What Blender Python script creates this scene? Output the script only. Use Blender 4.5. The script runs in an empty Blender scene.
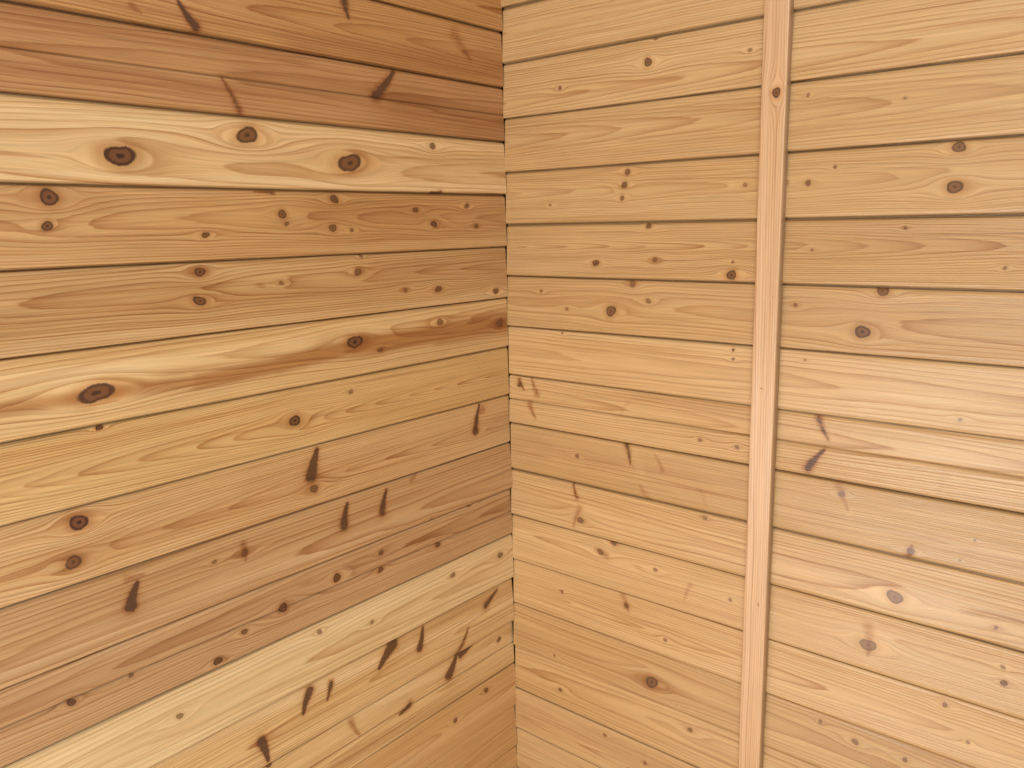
import bpy, numpy as np, math
from mathutils import Matrix, Vector
EYE=1.62
PITCHB=0.122
F=815.7655; YAW=math.radians(40.04814); PIT=math.radians(-10.97646); ROL=math.radians(-1.11699)
CX=2*math.cos(math.radians(49.73806)); CY=-2*math.sin(math.radians(49.73806))
sc=bpy.context.scene
M=Matrix.Rotation(YAW,4,'Z')@Matrix.Rotation(math.pi/2+PIT,4,'X')@Matrix.Rotation(ROL,4,'Z')
cam=bpy.data.objects.new('camera',bpy.data.cameras.new('camera'))
cam.data.lens=F/1024*36; cam.data.sensor_width=36
cam.matrix_world=Matrix.Translation((CX,CY,EYE))@M
sc.collection.objects.link(cam); sc.camera=cam
MR=M.to_3x3()
# knot / streak positions are image pixels; each is cast through the camera to metres
# along the wall from the corner and metres above eye height
def pixel_to_wall(w,x,y):  # x, y in image pixels; camera ray intersected with the wall plane
    d=MR@Vector(((x-512)/F,-(y-384)/F,-1))
    if w=='L':
        t=-CX/d.x; return -(CY+t*d.y), t*d.z, t
    t=-CY/d.y; return CX+t*d.x, t*d.z, t

KL=[(120,156,10,1.0,1.5),(248,135,8,.9,1.5),(350,163,8.5,.9,1.6),(433,146,3,.7,1.4),
(50,197,8,.9,1.2),(48,226,4.5,.9,1.3),(206,235,2.5,.9,2),(283,214,4,.8,1.3),(287,224,2,.6,1.5),(335,199,3.5,.9,1.6),(333,228,3.5,.7,1.4),(352,230,2,.5,1.5),(416,210,2.5,.9,1.5),(434,224,3,1,1.4),(467,206,2.5,.7,1.3),(476,226,2,.8,1.4),
(200,272,4.5,.9,1.3),(199,301,4.5,.9,1.5),(358,272,3.5,.7,1.3),(362,256,2,.5,1.3),(438,289,3,.8,1.4),(405,290,2,.6,1.4),(281,283,2,.5,1.4),(495,291,3,.8,1.3),
(97,393,9,.9,2.0),(355,342,6,1,1.6),(440,322,3,.6,1.5),(500,323,4,.8,1.2),(380,350,2,.7,1.5),
(296,421,5.5,1,1.1),(101,428,2.5,1,1.6),(352,392,2,.4,1.4),
(80,523,8,1,1.1),(74,563,6.5,.75,1.3),(315,489,4,.7,1.2),(476,432,3,.9,1.2),
(245,553,3,.7,1.4),(215,562,2,.5,1.4),
(72,703,3.5,1,1.3),(132,676,2,.6,1.3),(218,661,3.5,1,1.5),(245,632,3,.8,1.2),(284,608,4.5,1,1.2),(338,578,4,1,1.2),(381,570,2.5,.9,1.3),(382,553,2.5,.8,1.3),(438,545,2.5,.9,1.3),(430,520,2,.7,1.3),(470,505,2,.8,1.3),
(180,716,3,.5,1.3),(320,632,2.5,.5,1.3),(453,575,2.5,.5,1.3),(500,555,3,.6,1.2),(372,622,2,.4,1.3),
(270,765,3,.9,1.2),(486,690,2.5,.8,1.2),(455,720,2.5,.7,1.2),(500,640,2.5,.7,1.2)]
SL=[(176,0,194,27,4,.8),(344,2,348,18,4,.7),(222,78,240,112,3.5,.55),(376,95,394,72,5,.75),(130,6,140,14,3,.4),(455,35,470,60,5,.4),
(430,192,440,193,1.5,.9),(255,192,275,193,1.5,.6),
(318,450,312,476,5,.95),(480,405,476,430,3,.8),(475,418,483,410,3,.5),
(131,606,138,583,5,.9),(128,580,145,575,3,.4),(344,525,348,504,4,.85),(382,512,387,490,3.5,.8),(412,480,420,470,2,.4),
(246,560,244,545,3,.5),
(380,668,394,645,4.5,1),(420,648,424,628,3,.9),(304,714,311,692,4,.85),(328,700,332,684,3,.7),(486,606,498,590,3,.7),(462,655,478,640,3.5,.8),(450,675,458,655,4,.9),(268,760,262,742,4,.95),(360,735,352,722,3,.5),(400,715,410,705,3,.7),(455,655,468,628,3,.6)]
BL=[(-60,419,97,395,8,1.0),(97,395,200,381,8,1.0),(200,381,280,365,9,1.15),(280,365,355,347,9,1.25),(355,347,440,333,10,1.25),(440,333,540,319,13,1.25),(180,376,540,322,15,.45),
(-20,354,512,293,5,-.85),(-20,300,200,280,20,.3),(-20,325,400,285,12,.25),
(-20,104,505,152,4,-.4),(-20,174,505,188,5,-.5),(-20,140,505,165,9,.15),
(400,105,530,125,20,.6),(250,78,530,116,12,.4),(300,52,530,72,14,.45),(-60,60,520,115,6,.35),
(-60,205,100,205,14,.3),(330,215,520,215,18,.35),(-20,263,505,242,6,-.45),
(380,270,520,262,12,.35),
(-20,680,510,478,6,-.45),(-20,725,510,505,10,.3),(-20,702,512,488,5,-.5),
(60,560,512,420,10,.3),(-20,383,300,343,9,-.6),(-20,608,512,440,5,-.5),
(250,490,400,447,9,.3),(400,640,520,590,12,.25),(100,788,512,600,7,-.6),(200,786,512,640,6,-.7),(330,768,520,662,5,.4),(370,785,514,690,7,-.6),(-60,2,300,60,8,.35),
(-20,530,510,396,5,-.5),(-60,495,510,377,6,.12),(60,757,520,540,8,-.35)]
KR=[(560,88,2,.6,1.2),(648,62,4,.8,1.2),(655,38,1.5,.5,1.2),(750,50,2,.4,1.2),
(627,172,3,.7,1.1),(624,185,3,.8,1.1),(622,198,2.5,.6,1.1),(745,185,2,.4,1.2),(550,205,1.5,.4,1.2),
(648,226,2.5,.7,1.2),(596,263,3,.8,1.2),(655,260,2.5,.4,1.2),(733,262,1.5,.5,1.1),(732,275,4.5,.9,1.2),
(611,311,5,.75,1.2),(632,284,3,.5,1.2),(648,301,2.5,.4,1.2),(541,291,1.5,.6,1.2),(567,309,1.5,.4,1.2),
(733,350,1.5,.9,1),(733,359,1.5,.6,1),(562,333,1.2,.5,1),
(519,385,2,.8,1.2),
(577,456,2,.5,1.2),(700,440,2,.4,1.2),(737,447,2,.5,1),
(581,520,3,.5,1.3),(600,552,3,.5,1.2),(626,606,2.5,.6,1.2),(613,543,3,.6,1.2),(705,518,2,.4,1.2),(655,570,2,.5,1.2),
(652,682,5.5,.8,1.3),(562,592,1.5,.6,1),(665,640,2,.5,1),(730,600,2,.4,1),
(560,690,2,.6,1),(555,655,1.5,.5,1),(690,730,2.5,.5,1),(605,735,2,.5,1),(645,763,2,.5,1),
(808,95,2,.4,1),(905,98,1.5,.3,1),
(959,147,5.5,.7,1.1),(955,187,6.5,.75,1.1),(808,183,2.5,.7,1.2),(835,167,1.5,.6,1.2),
(905,228,1.5,.5,1),(812,250,1.5,.4,1),(1005,268,2,.4,1),
(862,332,6.5,.85,1.1),(882,291,5,.7,1.2),(795,305,2,.4,1),
(960,420,2,.3,1),(805,360,1.2,.4,1),
(911,551,3.5,.6,1.1),(842,494,3,.4,1.2),(975,540,1.5,.4,1),
(895,597,6,.6,1.4),(960,560,1.5,.3,1),
(1004,683,3,.8,1.2),(1003,667,2,.5,1.2),(868,645,6,.5,1.3),(996,628,2,.5,1),(945,705,2.5,.5,1),
(855,742,3,.5,1.2),(820,722,2,.4,1),(968,742,2,.4,1),(905,760,2.5,.5,1)]
SR=[(531,378,537,394,2.5,.5),(530,404,536,418,2.5,.5),(620,415,628,402,2,.2),(519,380,524,390,2,.6),
(626,444,630,464,2.5,.6),(655,455,662,470,2,.35),(573,482,577,497,2,.6),(640,485,648,500,3,.3),(580,508,574,526,2.5,.4),(594,548,606,556,2.5,.4),(622,595,628,612,2.5,.4),(690,585,684,600,2,.3),
(818,418,828,440,3,.6),(808,468,824,450,3.5,.75),(838,486,848,510,3,.35),(945,475,938,500,4,.15),(868,628,868,655,4,.35),(700,490,706,505,3,.2),(908,556,912,545,2.5,.5)]
BR=[(640,395,760,416,8,.25),(780,232,1060,241,16,.15),(490,288,750,300,14,.15),(785,310,1060,333,16,.25),
(520,632,738,720,10,.2),(780,700,1060,800,8,.25),(500,710,735,790,12,.25),(490,440,745,487,8,.2),(780,560,1060,627,8,.15),(490,135,760,105,8,.2),(790,110,1060,85,7,.2),
(636,452,640,470,5,-.3),(600,540,608,545,5,-.33),(650,490,656,500,6,-.3),(845,500,850,520,6,-.33),(945,482,940,500,7,-.25),(866,612,878,625,9,-.33),(868,660,880,665,7,-.33),(1004,640,1010,690,5,-.3)]
def conv(w,K,S,B):
    k=[];s=[];b=[]
    for x,y,r,d,e in K:
        u,z,t=pixel_to_wall(w,x,y); k.append((u,z,r*t/F,d,e))
    for T,o in((S,s),(B,b)):
        for x1,y1,x2,y2,r,d in T:
            a=pixel_to_wall(w,x1,y1);c=pixel_to_wall(w,x2,y2); o.append((a[0],a[1],c[0],c[1],r*(a[2]+c[2])/2/F,d))
    return k,s,b
MARK={'L':conv('L',KL,SL,BL),'R':conv('R',KR,SR,BR)}

def lin(c):
    c=np.array(c,float)/255; return np.where(c<=.04045,c/12.92,((c+.055)/1.055)**2.4)
# ------------- material -----------------
def wood_material(name,rough=.33):
    m=bpy.data.materials.new(name); m.use_nodes=True; nt=m.node_tree; N=nt.nodes; Lk=nt.links
    N.clear()
    def nd(t,**k):
        n=N.new(t)
        for a,b in k.items(): setattr(n,a,b)
        return n
    def at(nm,out='Fac'):
        n=nd('ShaderNodeAttribute',attribute_name=nm); return n.outputs[out]
    def setin(sock,v):
        if hasattr(v,'is_output'): Lk.new(v,sock)
        else: sock.default_value=v
    def ma(op,a,b=0.0,c=0.0,clamp=False):
        n=nd('ShaderNodeMath',operation=op,use_clamp=clamp); setin(n.inputs[0],a); setin(n.inputs[1],b); setin(n.inputs[2],c); return n.outputs[0]
    def ss(v,lo,hi):
        n=nd('ShaderNodeMapRange',interpolation_type='SMOOTHSTEP'); setin(n.inputs['Value'],v); n.inputs['From Min'].default_value=lo; n.inputs['From Max'].default_value=hi; return n.outputs[0]
    def mix(f,a,b,mode='MIX'):
        n=nd('ShaderNodeMix',data_type='RGBA',blend_type=mode); setin(n.inputs[0],f)
        for i,v in ((6,a),(7,b)):
            if hasattr(v,'is_output'): Lk.new(v,n.inputs[i])
            else: n.inputs[i].default_value=(*v,1)
        return n.outputs[2]
    def noise(vec,scale,detail=3,rough=.5):
        n=nd('ShaderNodeTexNoise'); Lk.new(vec,n.inputs['Vector']); n.inputs['Scale'].default_value=scale; n.inputs['Detail'].default_value=detail; n.inputs['Roughness'].default_value=rough; return n.outputs['Fac']
    def vscale(v,sx):
        n=nd('ShaderNodeVectorMath',operation='MULTIPLY'); Lk.new(v,n.inputs[0]); n.inputs[1].default_value=sx; return n.outputs[0]
    def grey(v):
        cmb=nd('ShaderNodeCombineColor')
        for i in range(3): Lk.new(v,cmb.inputs[i])
        return cmb.outputs[0]
    bc=at('grain_co','Vector')
    ring=at('ring'); tint=at('tint','Color'); con=at('contrast'); kd=at('knot_distance'); kk=at('knot_dark'); st=at('streak'); he=at('heart')
    fine=noise(vscale(bc,(6,480,13)),1,3,.7)
    fib=noise(vscale(bc,(1.8,200,11)),1,4,.65)
    med=noise(vscale(bc,(2.0,85,7)),1,4,.6)
    big=noise(vscale(bc,(1.3,20,5)),1,3,.55)
    r2=ma('ADD',ring,ma('MULTIPLY',ma('SUBTRACT',med,.5),.6))
    fr=ma('FRACT',r2)
    late=ma('MULTIPLY',ma('POWER',fr,3.0),ma('SUBTRACT',1.0,ss(fr,.92,1.0)))
    rv=nd('ShaderNodeTexNoise',noise_dimensions='1D'); Lk.new(ma('FLOOR',r2),rv.inputs['W']); rv.inputs['Scale'].default_value=.77
    late=ma('MULTIPLY',ma('MULTIPLY',late,con),ma('ADD',.1,ma('MULTIPLY',rv.outputs['Fac'],1.9)),clamp=True)
    col=mix(ma('MULTIPLY',ma('SUBTRACT',big,.36),ma('MULTIPLY',con,3.4),clamp=True),tint,mix(1.0,tint,(.88,.81,.70),'MULTIPLY'))
    hp=ma('MAXIMUM',he,0.0); hn=ma('MAXIMUM',ma('MULTIPLY',he,-1.0),0.0)
    hpn=ma('MULTIPLY',hp,ma('ADD',.35,ma('MULTIPLY',fib,1.2)),clamp=True)
    col=mix(hpn,col,mix(1.0,col,(.58,.40,.26),'MULTIPLY'))
    col=mix(ss(ma('MULTIPLY',hn,ma('ADD',.5,fib)),.1,.7),col,mix(1.0,col,(1.12,1.20,1.36),'MULTIPLY'))
    col=mix(late,col,mix(1.0,col,(.62,.43,.26),'MULTIPLY'))
    fl=ma('MULTIPLY',ss(fib,.50,.68),ma('MULTIPLY',con,.8))
    col=mix(fl,col,mix(1.0,col,(.75,.61,.45),'MULTIPLY'))
    col=mix(1.0,col,grey(ma('ADD',.62,ma('MULTIPLY',fine,.78))),'MULTIPLY')
    wob=noise(vscale(bc,(100,150,9)),1,5,.75)
    s1=ma('MULTIPLY',st,ma('ADD',.35,ma('MULTIPLY',wob,1.2)))
    col=mix(ma('MULTIPLY',ss(s1,.02,.5),.8),col,mix(1.0,col,(.60,.38,.22),'MULTIPLY'))
    col=mix(ma('MULTIPLY',ss(s1,.42,.62),.88),col,(.080,.030,.012))
    kdn=ma('ADD',kd,ma('MULTIPLY',ma('SUBTRACT',wob,.5),.5))
    halo=ma('MULTIPLY',ma('SUBTRACT',1.0,ss(kdn,.9,2.2)),kk)
    col=mix(ma('MULTIPLY',halo,.6),col,mix(1.0,col,(.68,.43,.22),'MULTIPLY'))
    krings=ma('FRACT',ma('MULTIPLY',kdn,3.6))
    kin=mix(ma('MULTIPLY',krings,.7),(.25,.088,.026),(.10,.031,.010))
    kin=mix(ss(kdn,.46,.1),kin,(.032,.011,.006))
    rim=ma('MULTIPLY',ss(kdn,.5,.85),ma('SUBTRACT',1.0,ss(kdn,.95,1.2)))
    kin=mix(ma('MULTIPLY',rim,.8),kin,(.034,.012,.006))
    inside=ma('SUBTRACT',1.0,ss(kdn,.9,1.1))
    col=mix(ma('MULTIPLY',inside,ma('ADD',.35,ma('MULTIPLY',kk,.65),clamp=True)),col,kin)
    b=nd('ShaderNodeBsdfPrincipled'); Lk.new(col,b.inputs['Base Color'])
    Lk.new(ma('ADD',rough-.06,ma('MULTIPLY',med,.14)),b.inputs['Roughness'])
    b.inputs['Specular IOR Level'].default_value=.65
    bp=nd('ShaderNodeBump'); bp.inputs['Strength'].default_value=.5; bp.inputs['Distance'].default_value=.0007
    Lk.new(ma('ADD',fine,ma('MULTIPLY',late,1.0)),bp.inputs['Height']); Lk.new(bp.outputs[0],b.inputs['Normal'])
    o=nd('ShaderNodeOutputMaterial'); Lk.new(b.outputs[0],o.inputs[0])
    return m
WOOD=wood_material('spruce_boards')

def smooth1(rng,x,amp,freqs=(1.5,3.7,8.3)):
    o=np.zeros_like(x)
    for f in freqs: o+=amp*rng.uniform(.4,1)/ (1+f/4)*np.sin(f*x+rng.uniform(0,6.28))
    return o
def fields(rng,S,W,width,ks,ss_,bs,bid,flat,spacing,c0=None):
    du_all=np.zeros_like(W); kd=np.full_like(W,8.); kk=np.zeros_like(W); bump=np.zeros_like(W)
    for (u,v,r,d,e) in ks:
        a=S-u; b=W-v
        ang=rng.uniform(-.35,.35); a2=a*math.cos(ang)+b*math.sin(ang); b2=-a*math.sin(ang)+b*math.cos(ang)
        re=r*1.5
        q=(a/(1.9*e))**2+b**2
        du_all+= -b*re*re/np.maximum(q,re*re)*np.exp(-q/(re*6)**2)
        bump+= .9*min(1,r/.006)*np.exp(-((a/(2.2*e))**2+b**2)/(re*1.6)**2)
        dist=np.sqrt((a2/e)**2+b2**2)/r
        th=np.arctan2(b2,a2); dist=dist*(1+.08*np.sin(2*th+rng.uniform(0,6))+.06*np.sin(3*th+rng.uniform(0,6)))
        m=dist<kd; kd=np.where(m,dist,kd); kk=np.where(m,d,kk)
    Wp=W+du_all
    wc=(c0 if c0 is not None else width*rng.uniform(.3,.7))+smooth1(rng,S,.005,(.9,2.3,5))
    zc=np.abs(flat[0]+flat[1]*S+smooth1(rng,S,.0012,(1.1,2.6)))+.002
    R=np.sqrt((Wp-wc)**2+zc**2)+smooth1(rng,S*1.0,.0006,(6,13,27))+.0003*np.sin(23*S+60*W+rng.uniform(0,6))
    ring=R/spacing+bump+50*rng.random()
    st=np.zeros_like(W); hpos=np.zeros_like(W); hneg=np.zeros_like(W)
    wig=smooth1(rng,S,.0014,(7,17,37,61))
    def seg(t):
        x1,y1,x2,y2,w,d=t; dx,dy=x2-x1,y2-y1; L2=dx*dx+dy*dy+1e-9
        tt=np.clip(((S-x1)*dx+(W-y1)*dy)/L2,0,1)
        k=rng.uniform(-.06,.06); cv=k*np.sin(np.pi*tt); ww=w*1.2*(.4+.8*(tt if rng.random()<.5 else 1-tt))
        return np.sqrt((S-x1-tt*dx+cv*dy)**2+(W-y1-tt*dy-cv*dx)**2)/ww
    def band(t):
        x1,y1,x2,y2,w,d=t; dx,dy=x2-x1,y2-y1; L=math.hypot(dx,dy)+1e-9
        al=((S-x1)*dx+(W+wig-y1)*dy)/L; pe=np.abs((S-x1)*dy-(W+wig-y1)*dx)/L
        ex=np.maximum(np.maximum(-al,al-L),0)
        fade=np.exp(-(ex/max(.03,min(.10,w*1.5)))**2) if L>.08 else np.exp(-(ex/w)**2)
        return fade*np.exp(-(pe/w)**(3 if abs(d)>.34 and w<.03 else 2))
    for t in ss_:
        g_=seg(t); st=np.maximum(st,t[5]*np.exp(-(g_*.8)**2)); st=np.maximum(st,.3*t[5]*np.exp(-(g_*.36)**2))
    for t in bs:
        h=t[5]*band(t); hpos=np.maximum(hpos,h); hneg=np.minimum(hneg,h)
    return dict(ring=ring,knot_distance=kd,knot_dark=kk,streak=st,heart=hpos+hneg,wp=Wp)

def build_mesh(name,V,Fc,att,mat):
    me=bpy.data.meshes.new(name)
    V=np.asarray(V,np.float32);Fc=np.asarray(Fc,np.int32)
    me.vertices.add(len(V)); me.vertices.foreach_set('co',V.ravel())
    me.loops.add(Fc.size); me.loops.foreach_set('vertex_index',Fc.ravel())
    me.polygons.add(len(Fc)); me.polygons.foreach_set('loop_start',np.arange(0,Fc.size,4,dtype=np.int32)); 
    me.update(calc_edges=True)
    for k,v in att.items():
        v=np.asarray(v,np.float32)
        if k=='tint': a=me.attributes.new(k,'FLOAT_COLOR','POINT'); a.data.foreach_set('color',np.c_[v,np.ones(len(v))].astype(np.float32).ravel())
        elif k=='grain_co': a=me.attributes.new(k,'FLOAT_VECTOR','POINT'); a.data.foreach_set('vector',v.ravel())
        else: a=me.attributes.new(k,'FLOAT','POINT'); a.data.foreach_set('value',v)
    me.materials.append(mat); me.validate()
    ob=bpy.data.objects.new(name,me); sc.collection.objects.link(ob); return ob
BOX=[(0,1,2,3),(7,6,5,4),(0,4,5,1),(1,5,6,2),(2,6,7,3),(3,7,4,0)]
def wall(name,w,seam0,tints,default,seed,len_=2.5,top=2.42,relief=1.0):
    rng=np.random.default_rng(seed)
    sg0=np.concatenate([np.arange(0,1.28,.0022),np.linspace(1.28,len_,60)])
    V=[];Fc=[];A={k:[] for k in('ring','knot_distance','knot_dark','streak','heart','tint','contrast','grain_co')}
    off=0
    k0=math.floor((-EYE-seam0)/PITCHB)
    z=seam0+k0*PITCHB
    while z+EYE<top-.02:
        lo=max(z,-EYE); hi=min(z+PITCHB,top-EYE)
        k=round((z-seam0)/PITCHB)
        o=dict(default); o.update(tints.get(k,{}))
        sg=sg0.copy(); g0=rng.uniform(.0002,.0011); sg[0]=g0; sg[1]=g0+.0006; sg[2]=max(sg[2],g0+.0012)
        g=rng.uniform(.0003,.0013); cb=rng.uniform(.7,1.6)
        prof=[(0,-.007),(g,-.007),(g+.0004,-.0032*cb),(g+.0018,-.0016*cb),(g+.0040,-.0006*cb),(g+.0075,0)]
        inner=list(np.linspace(g+.0095,PITCHB-g-.0085,42))
        pr=prof+[(x,0) for x in inner]
        if o.get('mid'):
            m=PITCHB*.5; q=.0048*o['mid']; pr=[p for p in pr if abs(p[0]-m)>.0045]+[(m-.0040,0),(m-.0020,-q*.25),(m-.0007,-q),(m+.0007,-q),(m+.0020,-q*.25),(m+.0040,0)]
        pr+=[(PITCHB-g-.0065,0),(PITCHB-g-.0036,-.0006*cb),(PITCHB-g-.0015,-.0016*cb),(PITCHB-g-.0003,-.0032*cb),(PITCHB-g,-.007),(PITCHB,-.007)]
        pr=sorted(pr); pr=np.array(pr)
        pr=pr[(pr[:,0]+z>=lo-1e-6)&(pr[:,0]+z<=hi+1e-6)]
        if len(pr)>2:
            S,W=np.meshgrid(sg,pr[:,0]); D=np.repeat(pr[:,1][:,None],len(sg),1)
            fr_=(D>-.0055); groove_shade=np.where(D<-.0055,.34,np.where(D<-.0019,.62,1.))  # occlusion shade painted into the tint of groove and chamfer rows
            # cupped, twisted planks whose lower lip stands a little proud
            D=D+fr_*relief*(.0010*np.sin(S*rng.uniform(1.5,4)+rng.uniform(0,6))+rng.uniform(-.0014,.0014)+(.5-W/PITCHB)*(rng.uniform(.0010,.0055)))
            wa=o.get('wane',0)
            e=np.abs(smooth1(rng,S,.0009,(3,9,21,47)))
            if wa: e=e+wa*np.maximum(0,smooth1(rng,S,1,(5,13,29,61)))**2
            e2=np.abs(smooth1(rng,S,.0008,(4,10,19,41)))
            mv=(W>1e-5)&(W<PITCHB-1e-5)
            W=W+mv*(e*np.clip(1-W/.03,0,1)-e2*np.clip(1-(PITCHB-W)/.03,0,1))
            Zw=W+z
            Ks,Ss,Bs=MARK[w]
            ks=[(a,b-z,c,d,e_) for a,b,c,d,e_ in Ks if z<=b<z+PITCHB]
            ss_=[(a,b-z,c,d-z,e_,f) for a,b,c,d,e_,f in Ss if z<=(b+d)/2<z+PITCHB]
            bs=[(a,b-z,c,d-z,e_,f) for a,b,c,d,e_,f in Bs if z<=(b+d)/2<z+PITCHB]
            sg_=rng.choice([-1,1])
            fl=o.get('flat') or ((rng.uniform(.05,.09),sg_*.008) if rng.random()<.5 else (rng.uniform(.0,.05),sg_*rng.uniform(.006,.022)))
            f=fields(rng,S,W,PITCHB,ks,ss_,bs,k,fl,o.get('sp',rng.uniform(.0028,.0046)),o.get('c0'))
            if wa: f['streak']=np.maximum(f['streak'],.9*np.clip(1-(W-e)/.004,0,1)*np.clip(e/.003,0,1))
            tone=rng.uniform(-1,1)*o.get('jit',5)
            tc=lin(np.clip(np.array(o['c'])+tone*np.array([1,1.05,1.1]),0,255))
            n=S.size
            if w=='L': P=np.c_[D.ravel(),-S.ravel(),Zw.ravel()+EYE]
            else: P=np.c_[S.ravel(),-D.ravel(),Zw.ravel()+EYE]
            V.append(P)
            for q in('ring','knot_distance','knot_dark','streak','heart'): A[q].append(f[q].ravel())
            A['tint'].append(np.tile(tc,(n,1))*groove_shade.ravel()[:,None]); A['contrast'].append(np.full(n,o.get('con',.6)))
            A['grain_co'].append(np.c_[S.ravel(),f['wp'].ravel(),np.full(n,k*1.37+(0 if w=='L' else 31))])
            r,c=S.shape
            i=(np.arange(r-1)[:,None]*c+np.arange(c-1)[None]).ravel()+off
            q=np.c_[i,i+1,i+c+1,i+c]
            if w=='L': q=q[:,::-1]
            Fc.append(q); off+=n
        z+=PITCHB
    e=.0105; h=top; T=.03
    if w=='L': b=[(-T,T,0),(-e,T,0),(-e,-len_,0),(-T,-len_,0)]
    else: b=[(-e,T,0),(len_,T,0),(len_,e,0),(-e,e,0)]
    bv=[(x,y,0) for x,y,_ in b]+[(x,y,h) for x,y,_ in b]
    V.append(np.array(bv)); Fc.append(np.array(BOX)+off)
    for q in A:
        if q=='tint': A[q].append(np.tile(lin((90,55,30)),(8,1)))
        elif q=='grain_co': A[q].append(np.array(bv))
        elif q=='knot_distance': A[q].append(np.full(8,8.))
        else: A[q].append(np.zeros(8))
    ob=build_mesh(name,np.concatenate(V),np.concatenate(Fc),{k:np.concatenate(v) for k,v in A.items()},WOOD)
    ob['kind']='structure'; return ob

TL={4:dict(c=(207,155,97),con=.9),3:dict(c=(207,155,97),con=.9,flat=(.02,.02)),2:dict(c=(206,153,96),con=.9,flat=(.03,.02)),
1:dict(c=(198,147,96),con=.8,mid=.7,flat=(.08,.01)),
0:dict(c=(232,192,136),con=.8,flat=(.06,.012),wane=.004),
-1:dict(c=(216,170,114),con=.9,flat=(.03,.02)),
-2:dict(c=(217,174,119),con=1.,flat=(.02,.02)),
-3:dict(c=(230,191,134),con=.8,flat=(.05,.01)),
-4:dict(c=(230,190,130),con=1.,flat=(.00,.035),c0=.06),
-5:dict(c=(218,176,122),con=1.,flat=(.0,.03),c0=.05),
-6:dict(c=(207,165,116),con=.9,flat=(.07,.008)),
-7:dict(c=(200,158,111),con=.9,flat=(.08,.01),sp=.0028,mid=.5),
-8:dict(c=(238,206,155),con=.7,flat=(.07,.01)),
-9:dict(c=(230,192,136),con=.9,flat=(.05,.01)),-10:dict(c=(230,192,136),con=.85,mid=.6)}
TR={-1:dict(mid=1,con=.8,flat=(.05,.012)),0:dict(flat=(.07,.008)),2:dict(flat=(.0,.03),c0=.07,con=.85),3:dict(con=.65),5:dict(flat=(.02,.02),c0=.04,con=.8),4:dict(flat=(.03,.025),c0=.07),-5:dict(con=.8,flat=(.01,.02)),-3:dict(con=.75,flat=(.06,.008))}
wall('wall_left','L',.072,TL,dict(c=(214,168,110)),3,relief=1.6)
wall('wall_right','R',-.364,TR,dict(c=(211,170,117),con=.68,jit=8),11,relief=1.1)

# ---------------- batten ----------------
def batten():
    rng=np.random.default_rng(5)
    s0,s1,t=.6415,.688,.022; c=.0015
    pts=[(s0,0),(s0,t*.5),(s0,t-c),(s0+c*.3,t-c*.3),(s0+c,t)]
    pts+=[(x,t) for x in np.linspace(s0+c*2,s1-c*2,20)]
    pts+=[(s1-c,t),(s1-c*.3,t-c*.3),(s1,t-c),(s1,t*.5),(s1,0)]
    pts=np.array(pts); per=np.r_[0,np.cumsum(np.hypot(*np.diff(pts,axis=0).T))]
    zs=np.arange(0,2.4201,.003)
    S,W=np.meshgrid(zs,per)
    X=np.repeat(pts[:,0][:,None],len(zs),1)+(-.0036*(S-1.3)/1.57)+.0008*np.sin(S*2.1); Y=-np.repeat(pts[:,1][:,None],len(zs),1)
    fs=t
    ks=[(1.848,fs+.028,.0085,.85,1.0),(1.30,fs+.02,.002,.5,1),(.85,fs+.03,.002,.5,1),(1.48,fs+.036,.0015,.5,1)]
    f=fields(rng,S,W,.09,ks,[],[(0,fs+.008,2.4,fs+.012,.006,-.4)],77,(.04,.012),.0034,-.01)
    n=S.size; r,cc=S.shape
    i=(np.arange(r-1)[:,None]*cc+np.arange(cc-1)[None]).ravel()
    q=np.c_[i,i+cc,i+cc+1,i+1][:,::-1]
    P=np.c_[X.ravel(),Y.ravel(),S.ravel()]
    a0,a1=0,cc-1; b0,b1=(r-1)*cc,(r-1)*cc+cc-1
    extra=[(a0,a1,b1,b0)]
    for e in(0,cc-1):
        for j in range((r-1)//2):
            A_,B_,C_,D_=j*cc+e,(j+1)*cc+e,(r-2-j)*cc+e,(r-1-j)*cc+e
            if len({A_,B_,C_,D_})==4: extra.append((A_,B_,C_,D_) if e==0 else (D_,C_,B_,A_))
    Fc=np.concatenate([q,np.array(extra)])
    att={k:f[k].ravel() for k in('ring','knot_distance','knot_dark','streak','heart')}
    side_shade=np.where((W>fs+.0465+.0005)|(W<fs-.001),.6,1.)  # side faces tinted darker, shading put into the colour
    att['tint']=lin((225,182,138))[None]*side_shade.ravel()[:,None]; att['contrast']=np.full(n,.65); att['grain_co']=np.c_[S.ravel(),f['wp'].ravel(),np.full(n,90.)]
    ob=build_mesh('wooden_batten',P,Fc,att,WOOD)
    ob['label']='long pale pine batten fixed upright against the board wall'; ob['category']='wooden batten'
batten()

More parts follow.
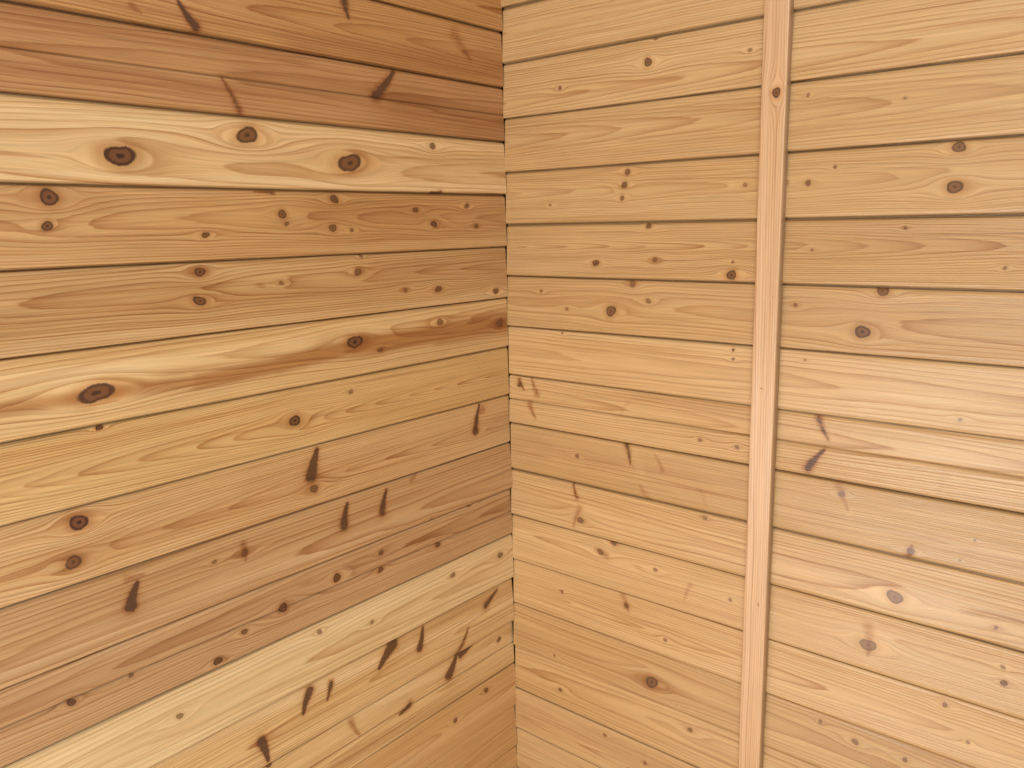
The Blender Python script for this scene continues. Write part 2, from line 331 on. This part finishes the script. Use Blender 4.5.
# ---------------- floor -----------------
def floor():
    me=bpy.data.meshes.new('floor'); 
    v=[(-.03,.03,-.03),(2.6,.03,-.03),(2.6,-2.6,-.03),(-.03,-2.6,-.03)]; v+=[(x,y,0) for x,y,_ in v]
    me.from_pydata(v,[],[tuple(reversed(b)) for b in BOX]); ob=bpy.data.objects.new('floor',me); sc.collection.objects.link(ob); ob['kind']='structure'
    m=bpy.data.materials.new('floor_boards'); m.use_nodes=True; nt=m.node_tree; b=nt.nodes['Principled BSDF']
    tc=nt.nodes.new('ShaderNodeTexCoord'); mp=nt.nodes.new('ShaderNodeMapping'); mp.inputs['Scale'].default_value=(1.5,40,1)
    nz=nt.nodes.new('ShaderNodeTexNoise'); cr=nt.nodes.new('ShaderNodeValToRGB')
    cr.color_ramp.elements[0].color=(.55,.50,.42,1); cr.color_ramp.elements[1].color=(.74,.68,.58,1)
    nt.links.new(tc.outputs['Object'],mp.inputs[0]); nt.links.new(mp.outputs[0],nz.inputs['Vector']); nt.links.new(nz.outputs['Fac'],cr.inputs[0]); nt.links.new(cr.outputs[0],b.inputs['Base Color'])
    b.inputs['Roughness'].default_value=.6; me.materials.append(m)
floor()
# ---------------- light -----------------
wd=bpy.data.worlds.new('sky'); sc.world=wd; wd.use_nodes=True
wd.node_tree.nodes['Background'].inputs[0].default_value=(.93,.975,1,1); wd.node_tree.nodes['Background'].inputs[1].default_value=.39
def area(name,loc,target,sx,sy,e,col=(1,1,1)):
    l=bpy.data.lights.new(name,'AREA'); l.shape='RECTANGLE'; l.size=sx; l.size_y=sy; l.energy=e; l.color=col
    o=bpy.data.objects.new(name,l); o.location=loc; o.rotation_euler=(Vector(target)-Vector(loc)).to_track_quat('-Z','Y').to_euler(); sc.collection.objects.link(o)
area('window_light',(2.1,-2.9,2.6),(.2,-.3,.8),1.2,.9,58,(1,.995,.98))
area('low_sheen_fill',(.5,-3.0,.36),(.75,0,.75),.8,.7,25,(.94,.98,1))  # added low lamp: sheen on the right wall, grazing light on the left
l=bpy.data.lights.new('floor_sheen_spot','SPOT'); l.energy=3000; l.spot_size=math.radians(16); l.spot_blend=.5; l.shadow_soft_size=.1; l.color=(1,.98,.94)  # added spot: brightens the unseen floor so the boards pick up sheen
o=bpy.data.objects.new('floor_sheen_spot',l); o.location=(1.6,-5.5,4.2); o.rotation_euler=(Vector((.45,-1.75,0))-Vector(o.location)).to_track_quat('-Z','Y').to_euler(); sc.collection.objects.link(o)
sc.view_settings.view_transform='Standard'
